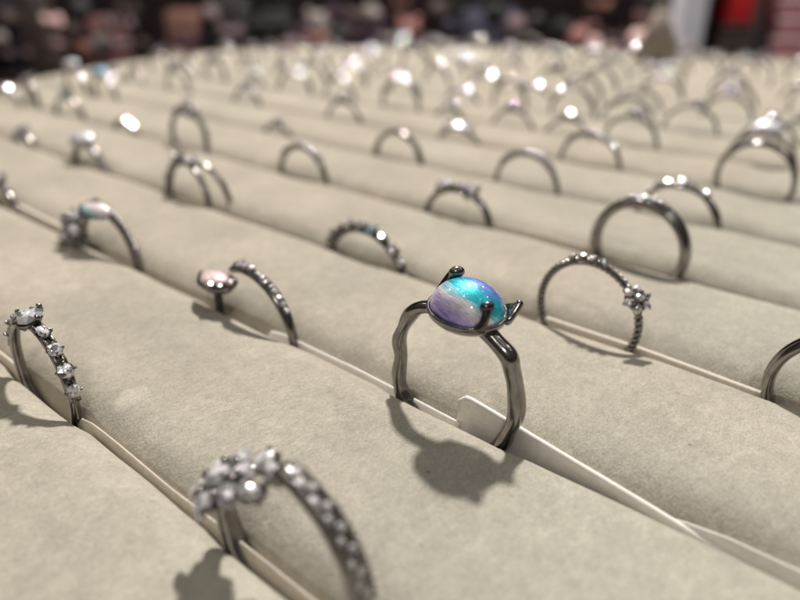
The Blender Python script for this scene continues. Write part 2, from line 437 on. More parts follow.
card(1, 8.05, 4.20, [(0, -.27), (.1, -.22), (.5, -.21), (1, -.27)], "thin white card strip between the pink stone ring and the cat ring", lean=.03, yoff=.0, th=.06)
card(0, 8.0, 3.2, [(0, -.25), (.08, -.19), (.45, -.22), (.8, -.18), (1, -.20)], "cream card strip between the two nearest rings, in the front slot", lean=.02, yoff=-.01, th=.042, mat='cream')
card(0, 13.0, 9.75, [(0, -.20), (1, -.22)], "cream card strip at the left edge, left of the square stone ring", lean=.02, th=.06, mat='cream')
card(1, 17.6, 14.5, [(0, -.10), (1, -.13)], "pale card strip left of the flower ring with pale opal leaf", lean=.03, th=.09, fold=True, mat='cream')
card(2, 4.95, 1.42, [(0, -.16), (.5, -.15), (1, -.19)], "thin cream card strip under the twisted flower ring", lean=.04, th=.06, fold=True, mat='cream')
card(3, 7.9, 5.55, [(0, -.06), (1, -.06)], "wide cream card strip in the slot left of the thick grey ring", lean=.04, th=.06, mat='cream')

# ------------------------------------------------------------------ rings
placed = []                                 # (root, slot, u)
def seat(root, k, u, D, apex, rz=0, tilt=0):
    root.location = (-u, slot_y(k), ZS + apex - D); root.rotation_euler = (tilt, 0, rz)
    placed.append((root, k, u))
def circle_pts(D, th, n=72, a0=0, a1=2 * PI, wob=None):
    r = D / 2 - th; pts = []
    for i in range(n):
        a = a0 + (a1 - a0) * (i / n if abs(a1 - a0 - 2 * PI) < 1e-6 else i / (n - 1))
        rr, y = (r, 0)
        if wob: dr, y = wob(a); rr += dr
        pts.append(Vector((rr * math.cos(a), y, D / 2 + rr * math.sin(a))))
    return pts
def pol(D, a, dr=0, y=0):
    a = R(a); return Vector(((D / 2 + dr) * math.cos(a), y, D / 2 + (D / 2 + dr) * math.sin(a)))
def outward(a, ty=0): return Vector((math.cos(R(a)), ty, math.sin(R(a))))
def part(root, name, fn, mat, smooth=True, origin=None, label=None):
    bm = bmesh.new(); fn(bm)
    if origin is not None: bmesh.ops.translate(bm, verts=bm.verts, vec=-Vector(origin))
    o = link_mesh(name, bm, mat, root, smooth)
    if origin is not None: o.location = origin
    if label: o["label"] = label
    return o
def band(root, D, th, wd, mat='steel', n=72, a0=0, a1=2 * PI, wob=None, name="band", ncs=12):
    cl = abs(a1 - a0 - 2 * PI) < 1e-6
    pts = circle_pts(D, th, n, a0, a1, wob)
    return part(root, name, lambda bm: sweep(bm, pts, [(th, wd)] * len(pts), cl, ncs), mat)
NRM = {}
def set_stone(root, c, nrm, r, mat='clear', claws=4, spin=0, ratio=1.0, pointed=False, metal='steel', cl_r=.22, n=8):
    """a cut stone and its claws: the claws are one setting"""
    nrm = Vector(nrm).normalized()
    so = part(root, "stone", lambda bm: gem(bm, c, nrm, r, ratio, spin, pointed=pointed, n=n), mat, smooth=False, origin=c)
    NRM[so.data.name] = nrm
    T = frame(c, nrm, spin)
    def f(bm):
        for j in range(claws):
            a = 2 * PI * (j + .5) / claws
            x, y = r * 1.02 * math.cos(a), r * ratio * 1.02 * math.sin(a)
            sweep(bm, [T @ Vector((x * .55, y * .55, -r * .75)), T @ Vector((x, y, -r * .1)), T @ Vector((x, y, r * .12)), T @ Vector((x * .86, y * .86, r * .3))],
                  [(r * cl_r * .7,) * 2, (r * cl_r * .8,) * 2, (r * cl_r * .8,) * 2, (r * cl_r * .45,) * 2], False, 8, axis=Vector((.3, .5, .8)).normalized())
        cup(bm, T, [(r * .5, -r * .8), (r * .98, -r * .18), (r * .9, -r * .18), (r * .4, -r * .8)], 16, ratio)
    part(root, "setting", f, metal)

ring_rng = random.Random(21)
def kids_of(root): return [o for o in COL.objects if o.parent == root]
def aim(o, k, u, apex, rz, prob, most):
    """stones sit a little askew in their claws: many lean so that they catch the lamp behind the tray"""
    ap = Vector((-u, slot_y(k), apex))
    def half_to(d_):
        kl = Vector((-5, 7, 0)) + Vector(d_).normalized() * 200
        h_ = ((kl - ap).normalized() + (cam.location - ap).normalized()).normalized()
        h_.rotate(Matrix.Rotation(-rz, 3, 'Z')); return h_
    done = 0
    st = [c for c in kids_of(o) if c.data.name in NRM]
    if k >= 4: st.sort(key=lambda c: c.data.vertices[0].co.length)
    else: ring_rng.shuffle(st)
    for ch in st:
        if k >= 4 and ch.data.vertices[0].co.length > .062: continue
        if done < most and ring_rng.random() < (prob if done == 0 else .45):
            half = half_to((-.34, .53, .76) if ring_rng.random() < (.55 if k < 5 else .3) else ring_rng.choice([(-1.1, .1, .95), (.45, .75, .9), (-.2, 1.2, .8), (-.15, -.2, 1.0)]))
            q = NRM[ch.data.name].rotation_difference((half + Vector([ring_rng.uniform(-.035, .035) for _ in range(3)])).normalized())
            if q.angle < R(38): ch.rotation_mode = 'QUATERNION'; ch.rotation_quaternion = q; done += 1

# ---- the cat ring in focus ---------------------------------------------------------
def cat_ring():
    D = 1.96
    root = thing("ring", (0, 0, 0))
    # centreline measured on the ring's own plane: x along the slot, z above the roll tops, radii
    P = [(-.30, 1.235, .08, .10), (-.52, 1.175, .082, .105), (-.71, 1.01, .10, .12), (-.84, .79, .076, .095), (-.90, .58, .086, .115), (-.872, .36, .074, .105),
         (-.895, .14, .086, .12), (-.86, -.08, .075, .11), (-.78, -.27, .10, .13), (-.58, -.42, .078, .11), (-.33, -.545, .085, .115), (0, -.60, .075, .105),
         (.36, -.555, .09, .125), (.60, -.43, .085, .12), (.775, -.23, .105, .14), (.85, .0, .082, .115), (.905, .22, .10, .13), (.905, .43, .10, .128),
         (.865, .62, .088, .12), (.80, .80, .09, .12), (.75, .96, .106, .12), (.60, 1.09, .092, .11), (.42, 1.195, .098, .115), (.2, 1.245, .09, .12), (-.05, 1.25, .085, .11)]
    base = -.60 - .08
    C = catmull(P, True, 7)
    pts = [Vector((x + .012 * math.sin(9 * z), .018 * math.sin(5 * math.atan2(z - .3, x)), z - base)) for x, z, a, b in C]
    part(root, "band", lambda bm: sweep(bm, pts, [(a, b) for x, z, a, b in C], True, 16), 'gun')
    # engraved marks inside the foot of the band
    def marks(bm):
        for i in range(5):
            q = C[int(8.15 * 7 + i * 4)]; p = Vector((q[0], 0, q[1] - base)); ctr = Vector((0, 0, .3 - base)); d = (ctr - p).normalized()
            s = .022
            for dy in (-.035, .03):
                bead(bm, p + d * (q[2] * .97) + Vector((0, dy + .01 * math.sin(i * 2), 0)), s * (.8 + .3 * (i % 2)), 6)
    part(root, "engraving", marks, 'gun_dark', smooth=False)
    zt = 1.33 - base
    T = Matrix.Translation((.15, -.0, zt)) @ Matrix.Rotation(R(4), 4, 'Y') @ Matrix.Rotation(R(3), 4, 'X')
    bz = part(root, "bezel", lambda bm: cup(bm, T, [(.30, -.12), (.40, -.10), (.475, -.03), (.50, .03), (.495, .055), (.475, .062), (.455, .05), (.44, .0), (.30, -.04)], 64, .90), 'gun')
    part(root, "stone", lambda bm: dome(bm, Matrix.Identity(4), .455, .405, .37, 64, 22), 'blue').matrix_local = T @ Matrix.Translation((0, 0, .03))
    def claw(a0, reach, w, knob, lift=0, da=0):
        """claw climbing the stone from its rim"""
        def f(bm):
            pp = []
            for i in range(9):
                t = i / 8; f_ = t * reach
                ex = 1.06 + lift * t; aa = a0 + da * (t - .5)
                pp.append(T @ Vector((.46 * ex * math.cos(f_) * math.cos(aa), .41 * ex * math.cos(f_) * math.sin(aa), .03 + .37 * ex * math.sin(f_))))
            tang = (pp[1] - pp[0]).normalized(); out = Vector((math.cos(a0), math.sin(a0), 0)); ax = tang.cross(out).normalized()
            rr = [w * (.95 - .25 * math.sin(PI * i / 8)) for i in range(9)]
            sweep(bm, pp, [(r_ * .75, r_) for r_ in rr], False, 12, axis=ax)
            q = pp[-1]
            bmesh.ops.create_uvsphere(bm, u_segments=16, v_segments=12, radius=1, matrix=Matrix.Translation(q) @ T.to_3x3().to_4x4() @ Matrix.Rotation(a0, 4, 'Z') @ Matrix.Diagonal((knob * .72, knob, knob * .72, 1)))
        return f
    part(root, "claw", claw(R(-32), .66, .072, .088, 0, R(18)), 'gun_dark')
    # cat's ears: one beside the claw at the right, one behind the stone
    def ear(a0, tip_out, tip_up, half, twist):
        def f(bm):
            rad = Vector((math.cos(a0), .9 * math.sin(a0), 0)); tan = Vector((-math.sin(a0), math.cos(a0), 0)); up = Vector((0, 0, 1))
            b = rad * .475 + up * .02
            A = b + tan * half; B = b - tan * half; Cc = b + rad * tip_out + up * tip_up + tan * twist
            A2 = b + tan * half * .45 + rad * .03; B2 = b - tan * half * .45 + rad * .03
            loop = [A, A.lerp(Cc, .5) + rad * .02, Cc.lerp(A, .08), Cc, Cc.lerp(B, .08), B.lerp(Cc, .5) + rad * .01, B, b - rad * .02]
            lp = catmull([tuple(v) for v in loop], True, 5)
            nn = (A - Cc).cross(B - Cc).normalized()
            sweep(bm, [T @ Vector(v) for v in lp], [(.036, .046)] * len(lp), True, 10, axis=(T.to_3x3() @ nn))
            # thin back wall of the ear
            off = nn * .03
            v = [bm.verts.new(T @ (Vector(q) + o)) for o in (off, -off * .1) for q in (A, Cc, B)]
            for fc in ((0, 1, 2), (5, 4, 3), (0, 3, 4, 1), (1, 4, 5, 2), (2, 5, 3, 0)): bm.faces.new([v[i] for i in fc])
        return f
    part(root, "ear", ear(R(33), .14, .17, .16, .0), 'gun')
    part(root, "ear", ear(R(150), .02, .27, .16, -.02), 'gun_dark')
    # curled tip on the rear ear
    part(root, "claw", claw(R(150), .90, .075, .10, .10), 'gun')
    root.location = (-4.306, slot_y(1), base)
    placed.append((root, 1, 4.306))
    return tag(root, "dark wavy cat ring with pointed ears and a glossy blue-violet moonstone", "ring", "rings in the tray")
cat_ring()

# ---- other near rings --------------------------------------------------------------
def flower(root, c, nrm, r, mat='clear', petals=5, center=None, metal='steel', marq=True, tips=True):
    nrm = Vector(nrm).normalized(); T = frame(c, nrm, .3)
    set_stone(root, T @ Vector((0, 0, r * .28)), nrm, r * .42, center or ('bright' if mat == 'bright' else 'clear'), 4, metal=metal)
    for j in range(petals):
        a = 2 * PI * j / petals
        d = (T.to_3x3() @ Vector((math.cos(a), math.sin(a), 0)))
        pn = (nrm + d * .35).normalized()
        Tq = frame(Vector((0, 0, 0)), pn, 0).to_3x3()
        ld = Tq.inverted() @ d; sp = math.atan2(ld.y, ld.x)
        part(root, "stone", lambda bm: gem(bm, T @ Vector((r * .78 * math.cos(a), r * .78 * math.sin(a), r * .05)), pn, r * .46, .72, sp, pointed=marq), mat, smooth=False)
    def f(bm):
        for j in range(petals):
            a = 2 * PI * (j + .5) / petals
            bead(bm, T @ Vector((r * .62 * math.cos(a), r * .62 * math.sin(a), r * .2)), r * .13, 8)
            a = 2 * PI * j / petals
            if tips: bead(bm, T @ Vector((r * 1.22 * math.cos(a), r * 1.22 * math.sin(a), r * .0)), r * .10, 8)
        cup(bm, T, [(r * .2, -r * .45), (r * .9, -r * .16), (r * .75, -r * .08), (r * .2, -r * .2)], 20)
    part(root, "setting", f, metal)

def pave(root, D, a0, a1, n, r, dr=0, y=0, mat='clear', name="pave_stone"):
    for i in range(n):
        a = a0 + (a1 - a0) * i / (n - 1)
        so = part(root, name, lambda bm: gem(bm, pol(D, a, dr, y), outward(a, .1 * (-1) ** i), r, 1, .4 * i, n=6), mat, smooth=False, origin=pol(D, a, dr, y)); NRM[so.data.name] = outward(a, .1 * (-1) ** i).normalized()
def pave_beads(root, D, a0, a1, n, r, wd):
    """a grained wire along each edge of the stones"""
    for sd in (-1, 1):
        m = n * 6; pts = [pol(D, a0 + (a1 - a0) * i / m, .005, sd * wd) for i in range(m + 1)]
        part(root, "grained_edge", lambda bm: sweep(bm, pts, [(r * (.45 + .55 * abs(math.cos(PI * i / 6))),) * 2 for i in range(m + 1)], False, 8), 'steel')

def front_flower_ring():
    D = 2.0; root = thing("ring", (0, 0, 0))
    pts = circle_pts(D, .075, 80, R(88), R(88 - 310))
    part(root, "band", lambda bm: sweep(bm, pts, [(.065, .105 + .03 * math.sin(PI * i / 79)) for i in range(80)], False, 14), 'steel')
    for i in range(14):
        a = 78 - i * 5.6
        p_ = pol(D, a, .01, .035 * (-1) ** i - .02)
        so = part(root, "pave_stone", lambda bm: gem(bm, p_, outward(a, -.1), (.05 - .012 * i / 13), 1, i, n=6), 'bright', smooth=False, origin=p_); NRM[so.data.name] = outward(a, -.1).normalized()
    pave_beads(root, D, 82, 5, 22, .022, .085)
    flower(root, Vector((-.66, -.14, D / 2 + .50)), (-.35, -.42, 1), .34, 'bright', 6, marq=False, tips=False)
    for (x, y, z, r_, sp) in ((-.25, -.14, 1.62, .16, .8), (-.12, .05, 1.77, .14, .2), (.03, -.06, 1.90, .10, 1.2), (-.38, .14, 1.72, .15, 2)):
        set_stone(root, Vector((x, y, z)), (-.1 + x * .3, -.35, 1), r_, 'bright', 4, sp, .65, True)
    seat(root, 0, 3.84, D, 1.48, 0); aim(root, 0, 3.84, 1.4, 0, 1, 9)
    tag(root, "nearest silver ring with a cluster of clear flower stones and stone-studded band", "ring", "rings in the tray")
front_flower_ring()

def square_ring():
    D = 1.71; root = thing("ring", (0, 0, 0))
    band(root, D, .05, .075)
    set_stone(root, Vector((-.02, 0, D + .06)), (.05, -.2, 1), .19, 'bright', 4, R(45), 1, n=8)
    for a in (66, 47, 28, 10, 114, 133, 152):
        set_stone(root, pol(D, a, .04), outward(a, -.12), .095 if a != 28 else .11, 'bright', 4, R(45))
    pave_beads(root, D, 165, 0, 9, .032, .05)
    seat(root, 0, 8.75, D, 1.16, 0); aim(root, 0, 8.75, 1.1, 0, 1, 3)
    tag(root, "silver ring with square stone on top and clear stones down its band", "ring", "rings in the tray")
square_ring()

def pink_ring():
    D = 2.13; root = thing("ring", (0, 0, 0))
    pts = circle_pts(D, .065, 60, R(113), R(113 - 203)); n = 60
    part(root, "band", lambda bm: sweep(bm, pts, [(.06, .085 + .02 * math.sin(i / 9)) for i in range(n)], False, 12), 'gun')
    pts2 = [Vector((-.30, 0, .25)), Vector((-.72, 0, .55)), Vector((-.86, -.02, 1.0)), Vector((-.80, -.06, 1.42)), Vector((-.74, -.1, 1.62))]
    p2 = [Vector(v) for v in catmull([tuple(v) for v in pts2], False, 8)]
    part(root, "band", lambda bm: sweep(bm, p2, [(.06, .08)] * len(p2), False, 12), 'gun_dark')
    T = Matrix.Translation((-.72, -.12, 1.70)) @ Matrix.Rotation(R(-3), 4, 'Y') @ Matrix.Rotation(R(172), 4, 'Z') @ Matrix.Diagonal((1.28, 1.05, .95, 1))
    part(root, "bezel", lambda bm: cup(bm, T, [(.05, -.16), (.30, -.09), (.40, .03), (.37, .05), (.33, .02), (.05, -.02)], 40, .72, .8, .40), 'gun')
    part(root, "stone", lambda bm: dome(bm, Matrix.Identity(4), .25, .22, .13, 36, 10, .7), 'pink').matrix_local = T @ Matrix.Translation((.06, 0, .03))
    for x, y in ((-.25, .10), (-.30, -.06), (-.17, .2)):
        set_stone(root, T @ Vector((x, y, .09)), (0, -.35, 1), .075, 'clear', 4)
    for a, r_ in ((98, .10), (90, .085), (84, .07), (103, .07)):
        set_stone(root, pol(D, a, .03, -.02), outward(a, -.25), r_, 'clear', 4)
    pave(root, D, 76, 34, 8, .055, 0, 0)
    seat(root, 1, 8.35, D, 1.02, 0); aim(root, 1, 8.35, 1.0, 0, 1, 6)
    tag(root, "open ring with a pink pear-shaped stone in a flat bezel", "ring", "rings in the tray")
pink_ring()

def rope(root, D, r=.05, turns=26, mat='steel', a0=0, a1=2 * PI, name="band"):
    for s in (0, 1):
        n = 180
        pts = []
        for i in range(n):
            a = a0 + (a1 - a0) * i / n; ph = turns * a / 1 + s * PI
            rr = D / 2 - 2 * r + r * .95 * math.cos(ph)
            pts.append(Vector((rr * math.cos(a), r * .95 * math.sin(ph), D / 2 + rr * math.sin(a))))
        part(root, "strand", lambda bm: sweep(bm, pts, [(r, r)] * n, True, 8), mat)

def leaf_ring():
    D = 2.1; root = thing("ring", (0, 0, 0))
    rope(root, D, .055, 22)
    for (x, y, z, r_) in ((-.58, -.15, 1.82, .2), (-.86, -.05, 1.6, .21), (-.36, -.30, 1.62, .19), (-.68, -.26, 1.38, .19), (-.35, .1, 1.98, .17), (-.15, -.22, 1.88, .15)):
        set_stone(root, Vector((x, y - .14, z)), (.25, -.3, 1), r_, 'clear', 5)
    set_stone(root, Vector((-.32, -.3, 1.42)), (.0, -.6, 1), .11, 'aqua', 4)
    def vine(bm):
        pts = [Vector(v) for v in catmull([(-.95, 0, 1.3), (-.75, .1, 1.75), (-.35, .16, 2.02), (-.05, .0, 2.05), (.15, -.12, 1.95)], False, 8)]
        sweep(bm, pts, [(.05, .05)] * len(pts), False, 10)
        for i in range(0, len(pts), 3): bead(bm, pts[i] + Vector((0, -.06, .05)), .06, 8)
    part(root, "vine", vine, 'gun_dark')
    T = Matrix.Translation((.02, -.12, 2.0)) @ Matrix.Rotation(R(14), 4, 'Y') @ Matrix.Rotation(R(14), 4, 'X') @ Matrix.Rotation(R(20), 4, 'Z')
    part(root, "bezel", lambda bm: cup(bm, T, [(.05, -.1), (.30, -.06), (.37, .02), (.34, .04), (.05, 0)], 36, .66, .5, .37), 'gun')
    part(root, "stone", lambda bm: dome(bm, Matrix.Identity(4), .335, .215, .13, 36, 10, .5), 'opal').matrix_local = T
    seat(root, 1, 12.9, D, 1.10, R(4)); aim(root, 1, 12.9, 1.1, R(4), 1, 4)
    tag(root, "rope-band flower ring with an iridescent pale opal leaf", "ring", "rings in the tray")
leaf_ring()

def twist_ring():
    D = 1.82; root = thing("ring", (0, 0, 0))
    rope(root, D, .036, 28, 'gun')
    for a in (112, 101, 90, 79):
        set_stone(root, pol(D, a, .01, -.02), outward(a, -.2), .085, 'clear', 2, R(90), .6, True)
    flower(root, pol(D, 34, .06, -.12), (.55, -.45, .8), .20, 'clear', 6, metal='gun', tips=False)
    seat(root, 2, 4.08, D, 1.34, R(-3)); aim(root, 2, 4.08, 1.3, R(-3), 1, 4)
    tag(root, "twisted rope ring with leaf stones on top and a clear flower at its right", "ring", "rings in the tray")
twist_ring()

def tiara_ring():
    D = 2.25; root = thing("ring", (0, 0, 0))
    band(root, D, .06, .09, 'gun')
    def spikes(bm):
        for i in range(9):
            a = 30 + i * 15
            l = .05 + .04 * (i % 2)
            p0, p1 = pol(D, a, -.03), pol(D, a, l, -.03)
            sweep(bm, [p0, p0.lerp(p1, .5), p1], [(.07, .06), (.05, .05), (.025, .025)], False, 8, axis=Vector((0, 1, 0)))
            bead(bm, pol(D, a, l + .03, -.03), .045, 8)
            bead(bm, pol(D, a + 7, .03, -.05), .06, 8)
    part(root, "crown_points", spikes, 'gun_dark')
    for i, a in enumerate((35, 50, 64, 78, 92, 106, 120, 136)):
        set_stone(root, pol(D, a, .07, -.10), (outward(a).x, -.75, outward(a).z), (.09, .11, .10, .13, .10, .11, .09, .09)[i], 'aqua' if i == 3 else 'clear', 4)
    set_stone(root, pol(D, 22, .05, -.1), (outward(40).x, -.55, .8), .085, 'clear', 4)
    seat(root, 2, 8.8, D, .73, 0); aim(root, 2, 8.8, .8, 0, 1, 3)
    tag(root, "low tiara-shaped ring with spiky crown points and small clear and icy stones", "ring", "rings in the tray")
tiara_ring()

def double_ring():
    D = 2.2; root = thing("ring", (0, 0, 0))
    for s in (-1, 1):
        wob = lambda a, s=s: (.0 + .03 * s, s * (.07 + .20 * max(0, math.cos(a)) ** 1.2))
        band(root, D, .06, .075, 'steel', 72, wob=wob)
    for i in range(7):
        a = 150 - i * 13
        set_stone(root, pol(D, a, .03, -.05 + .06 * (i % 2)), outward(a, -.35), .11 if i % 2 else .09, 'clear', 4)
    for (x, y, z) in ((.18, -.12, 2.24), (.30, -.02, 2.12), (-.35, -.1, 2.27)):
        set_stone(root, Vector((x, y, z)), (.1, -.45, 1), .12, 'clear', 4)
    seat(root, 2, 14.6, D, 1.12, R(2)); aim(root, 2, 14.6, 1.1, R(2), 1, 4)
    tag(root, "double-band silver ring with a row of clear stones, beyond the pink stone ring", "ring", "rings in the tray")
double_ring()

def plain_edge_ring():
    D = 1.9; root = thing("ring", (0, 0, 0))
    band(root, D, .07, .15, 'steel')
    part(root, "rib", lambda bm: sweep(bm, circle_pts(D + .03, .03, 72), [(.03, .05)] * 72, True, 10), 'gun')
    seat(root, 2, .55, D, 1.25, 0)
    tag(root, "plain wide grey band cut off by the photo's right edge", "ring", "rings in the tray")
plain_edge_ring()

def thick_ring():
    D = 1.95; root = thing("ring", (0, 0, 0))
    pts = circle_pts(D, .1, 72)
    part(root, "band", lambda bm: sweep(bm, pts, [(.095, .185)] * 72, True, 14), 'steel')
    for i, a in enumerate((108, 99, 90, 81, 73, 66)):
        set_stone(root, pol(D, a, .02, -.03), outward(a, -.3), (.06, .07, .08, .09, .075, .06)[i], 'clear', 4)
    seat(root, 3, 4.62, D, 1.44, 0)
    tag(root, "thick smooth grey ring with a short row of tiny stones on top", "ring", "rings in the tray")
thick_ring()

def mushroom_ring():
    D = 2.0; root = thing("ring", (0, 0, 0))
    band(root, D, .065, .11, 'gun')
    T = Matrix.Translation((0, -.05, D + .1)) @ Matrix.Rotation(R(14), 4, 'X')
    part(root, "bezel", lambda bm: cup(bm, T, [(.08, -.16), (.30, -.08), (.48, .02), (.44, .04), (.08, 0)], 36, .75), 'gun_dark')
    part(root, "stone", lambda bm: dome(bm, Matrix.Identity(4), .44, .33, .2, 36, 12), 'milk').matrix_local = T
    pave(root, D, 62, 20, 6, .06)
    return root
def opal_top_ring(mat):
    r = mushroom_ring()
    for o in COL.objects:
        if o.parent == r and o.name.startswith("stone"): o.data.materials[0] = M[mat]
    return r

# ---- simpler kinds that stand further back (copied) ---------------------------------
def k_pave(mat='clear'):
    D = 2.0; root = thing("ring", (0, 0, 0)); band(root, D, .06, .09, 'gun', 48)
    for i in range(9):
        a = 138 - i * 12; part(root, "stone", lambda bm: gem(bm, pol(D, a, .03, 0), outward(a, -.25), .095, 1, i), mat, smooth=False)
    pave_beads(root, D, 140, 40, 12, .03, .08); return root
def k_soli(mat='clear', r=.2):
    D = 1.95; root = thing("ring", (0, 0, 0)); band(root, D, .06, .085, 'gun', 48)
    set_stone(root, Vector((0, -.02, D + r * .7)), (.05, -.42, 1), r, mat, 6)
    for a in (70, 110): set_stone(root, pol(D, a, .04), outward(a, -.3), r * .5, 'clear', 4)
    return root
def k_flower(mat='clear'):
    D = 1.95; root = thing("ring", (0, 0, 0)); band(root, D, .06, .1, 'gun', 48)
    flower(root, Vector((.15, -.06, D + .05)), (.1, -.45, 1), .27, mat, 5); return root
def k_two():
    D = 1.95; root = thing("ring", (0, 0, 0)); band(root, D, .065, .1, 'gun', 48, wob=lambda a: (0, .12 * math.sin(a) * math.cos(a)))
    for x, r_ in ((-.36, .19), (.36, .21)): set_stone(root, Vector((x, -.05, D - .0)), (x * .4, -.4, 1), r_, 'clear', 5)
    set_stone(root, Vector((0, 0, D + .04)), (0, -.4, 1), .1, 'clear', 4); return root
def k_plain():
    D = 1.95; root = thing("ring", (0, 0, 0)); band(root, D, .07, .12, 'gun', 48)
    set_stone(root, Vector((.05, -.03, D + .03)), (.1, -.4, 1), .09, 'clear', 4); return root
def k_wave():
    D = 2.0; root = thing("ring", (0, 0, 0))
    for s in (0, 1): band(root, D, .05, .06, 'gun', 60, wob=lambda a: (.0, .1 * math.sin(3 * a + s * PI)))
    for i, a in enumerate((122, 106, 90, 74, 58)): set_stone(root, pol(D, a, .03, .04 * (-1) ** i), outward(a, -.4), .1, 'clear', 4)
    return root
KIND = {
    'pave': (k_pave(), "dark ring with a row of tiny clear stones", 2.0),
    'soli': (k_soli(), "dark ring with one raised clear stone", 1.95 + .22),
    'flower': (k_flower(), "dark ring with a clear stone flower", 1.95 + .2),
    'two': (k_two(), "dark ring with two clear stone clusters on top", 1.95 + .1),
    'plain': (k_plain(), "slim dark ring with one tiny stone", 1.95 + .05),
    'wave': (k_wave(), "crossed wave-band ring with five small stones", 2.0 + .05),
    'opal': (mushroom_ring(), "dark ring topped with an oval milky white stone", 2.0 + .25),
    'blue': (opal_top_ring('sky'), "dark ring topped with an oval ice-blue stone", 2.0 + .25),
    'violet': (k_soli('violet', .19), "dark ring with one raised violet stone", 1.95 + .22),
    'aqua': (k_flower('aqua'), "dark ring with an aqua stone flower", 1.95 + .2),
}
used_kind = set()
ring_rng = random.Random(21)
def kids_of(root): return [o for o in reversed(COL.objects) if o.parent == root][::-1] if False else [o for o in COL.objects if o.parent == root]
def far(kind, k, u, apex, label=None, rz=0):
    src, lab, H = KIND[kind]
    o = src if kind not in used_kind else copy_tree(src)
    used_kind.add(kind)
    seat(o, k, u, H, apex, rz)
    aim(o, k, u, apex, rz, .75 if k < 5 else (.5 if k < 7 else .2), 3 if k < 5 else 1)
    tag(o, label or "?" + lab, "ring", "rings in the tray")
    return o
# measured places: slot, distance along it, height of its top above the slot
far('soli', 1, 18.0, .75, "dark ring with sparkling stone cut off by the photo's left edge, third row")
far('flower', 2, 24.2, .68, "low dark ring with one bright stone, far left, beyond the card strip")
far('opal', 2, 19.85, 1.0, "dark ring topped with an oval milky white stone, left of the double-band ring")
far('wave', 3, 23.4, .55)
far('two', 3, 19.4, 1.40)
far('pave', 3, 14.1, .99)
far('two', 3, 8.88, .93)
far('plain', 3, 12.0, -.15) if False else None
far('flower', 4, 18.9, .70)
far('plain', 4, 13.4, 1.06)
far('pave', 4, 9.0, 1.04)
far('wave', 4, 5.06, 1.0)
far('opal', 4, 33.2, 1.5)
far('blue', 4, 30.6, 1.35)
far('soli', 4, 24.2, .7)
far('aqua', 5, 24.6, 1.0)
far('soli', 5, 29.7, 1.4)
far('two', 5, 13.5, .72)
far('pave', 5, 8.8, 1.08)
far('plain', 5, 4.36, 1.52)
far('soli', 5, 18.8, 1.1)
far('flower', 6, 9.0, 1.3)
far('opal', 6, 5.06, 1.35)
far('soli', 6, 22.2, 1.3)
far('wave', 6, 18.7, 1.4)
far('violet', 6, 13.4, 1.0)
far('violet', 8, 8.0, 1.3)
far('soli', 9, 17.0, 1.3)
HEAD = Vector((-.6543, .7562, 0)); RT = Vector((.7562, .6543, 0))
def img(p):                                   # where a point stands in the view, to order labels only
    d = Vector(p) - cam.location; f = d.dot(HEAD) * math.cos(R(25.41)) - d.z * math.sin(R(25.41))
    return 400 + 693 * d.dot(RT) / f, f
rng = random.Random(5)
kinds = ['pave', 'soli', 'flower', 'two', 'wave', 'soli', 'two', 'flower', 'pave', 'aqua', 'opal', 'violet', 'wave', 'flower', 'two']
for k in range(3, 16):
    y = slot_y(k); um = umax(y) - 1.6
    if k in (3, 4): u = 27.5 if k == 3 else 36.5
    elif k == 5: u = 33.5
    else: u = 2.0 + rng.uniform(0, 2)
    while u < um:
        X, f_ = img((-u, y, 0))
        if -25 < X < 825 and all(not (kk == k and abs(uu - u) < 2.15) for _, kk, uu in placed):
            far(rng.choice(kinds), k, u, rng.choice([.75, .95, 1.1, 1.3, 1.45]), None, rng.uniform(-.25, .25))
        u += rng.uniform(2.2, 3.3)
ORD = "first second third fourth fifth sixth seventh eighth ninth tenth eleventh twelfth thirteenth fourteenth fifteenth sixteenth seventeenth eighteenth nineteenth twentieth".split()
for k in range(0, 16):
    row = sorted([(img(o.location)[0], o) for o, kk, uu in placed if kk == k], key=lambda t: t[0])
    row = [o for x, o in row]
    for i, o in enumerate(row):
        if o["label"].startswith("?"):
            o["label"] = "%s, %s from left in the %s slot" % (o["label"][1:], ORD[i], ORD[k])
for k_, (src, lab, h) in KIND.items():
    if k_ not in used_kind:
        for ch in [o for o in bpy.data.objects if o.parent == src]: bpy.data.objects.remove(ch)
        bpy.data.objects.remove(src)

# ------------------------------------------------------------------ behind the tray: counter, floor, shop shelves
def at(right, dist, z=0):                     # metres-free helper: along and across the viewing direction
    v = HEAD * dist + RT * right; return Vector((v.x, v.y, z))
RZ = R(40.87)
c = thing("counter", (-10, 22, -95)); tag(c, "black shop counter carrying the ring tray", "counter")
bm = bmesh.new(); soft_box(bm, (0, 0, 95 - 2.23 - 1.5), (86, 92, 3), .4, 2); link_mesh("counter_top", bm, "black", c)
bm = bmesh.new(); soft_box(bm, (0, 0, 45), (78, 84, 90), .4, 2); link_mesh("counter_body", bm, "black", c)
bm = bmesh.new()
g = bmesh.ops.create_grid(bm, x_segments=2, y_segments=2, size=900)
fl = link_mesh("floor", bm, "floor"); fl.location = (0, 0, -95.2); tag(fl, kind="structure")

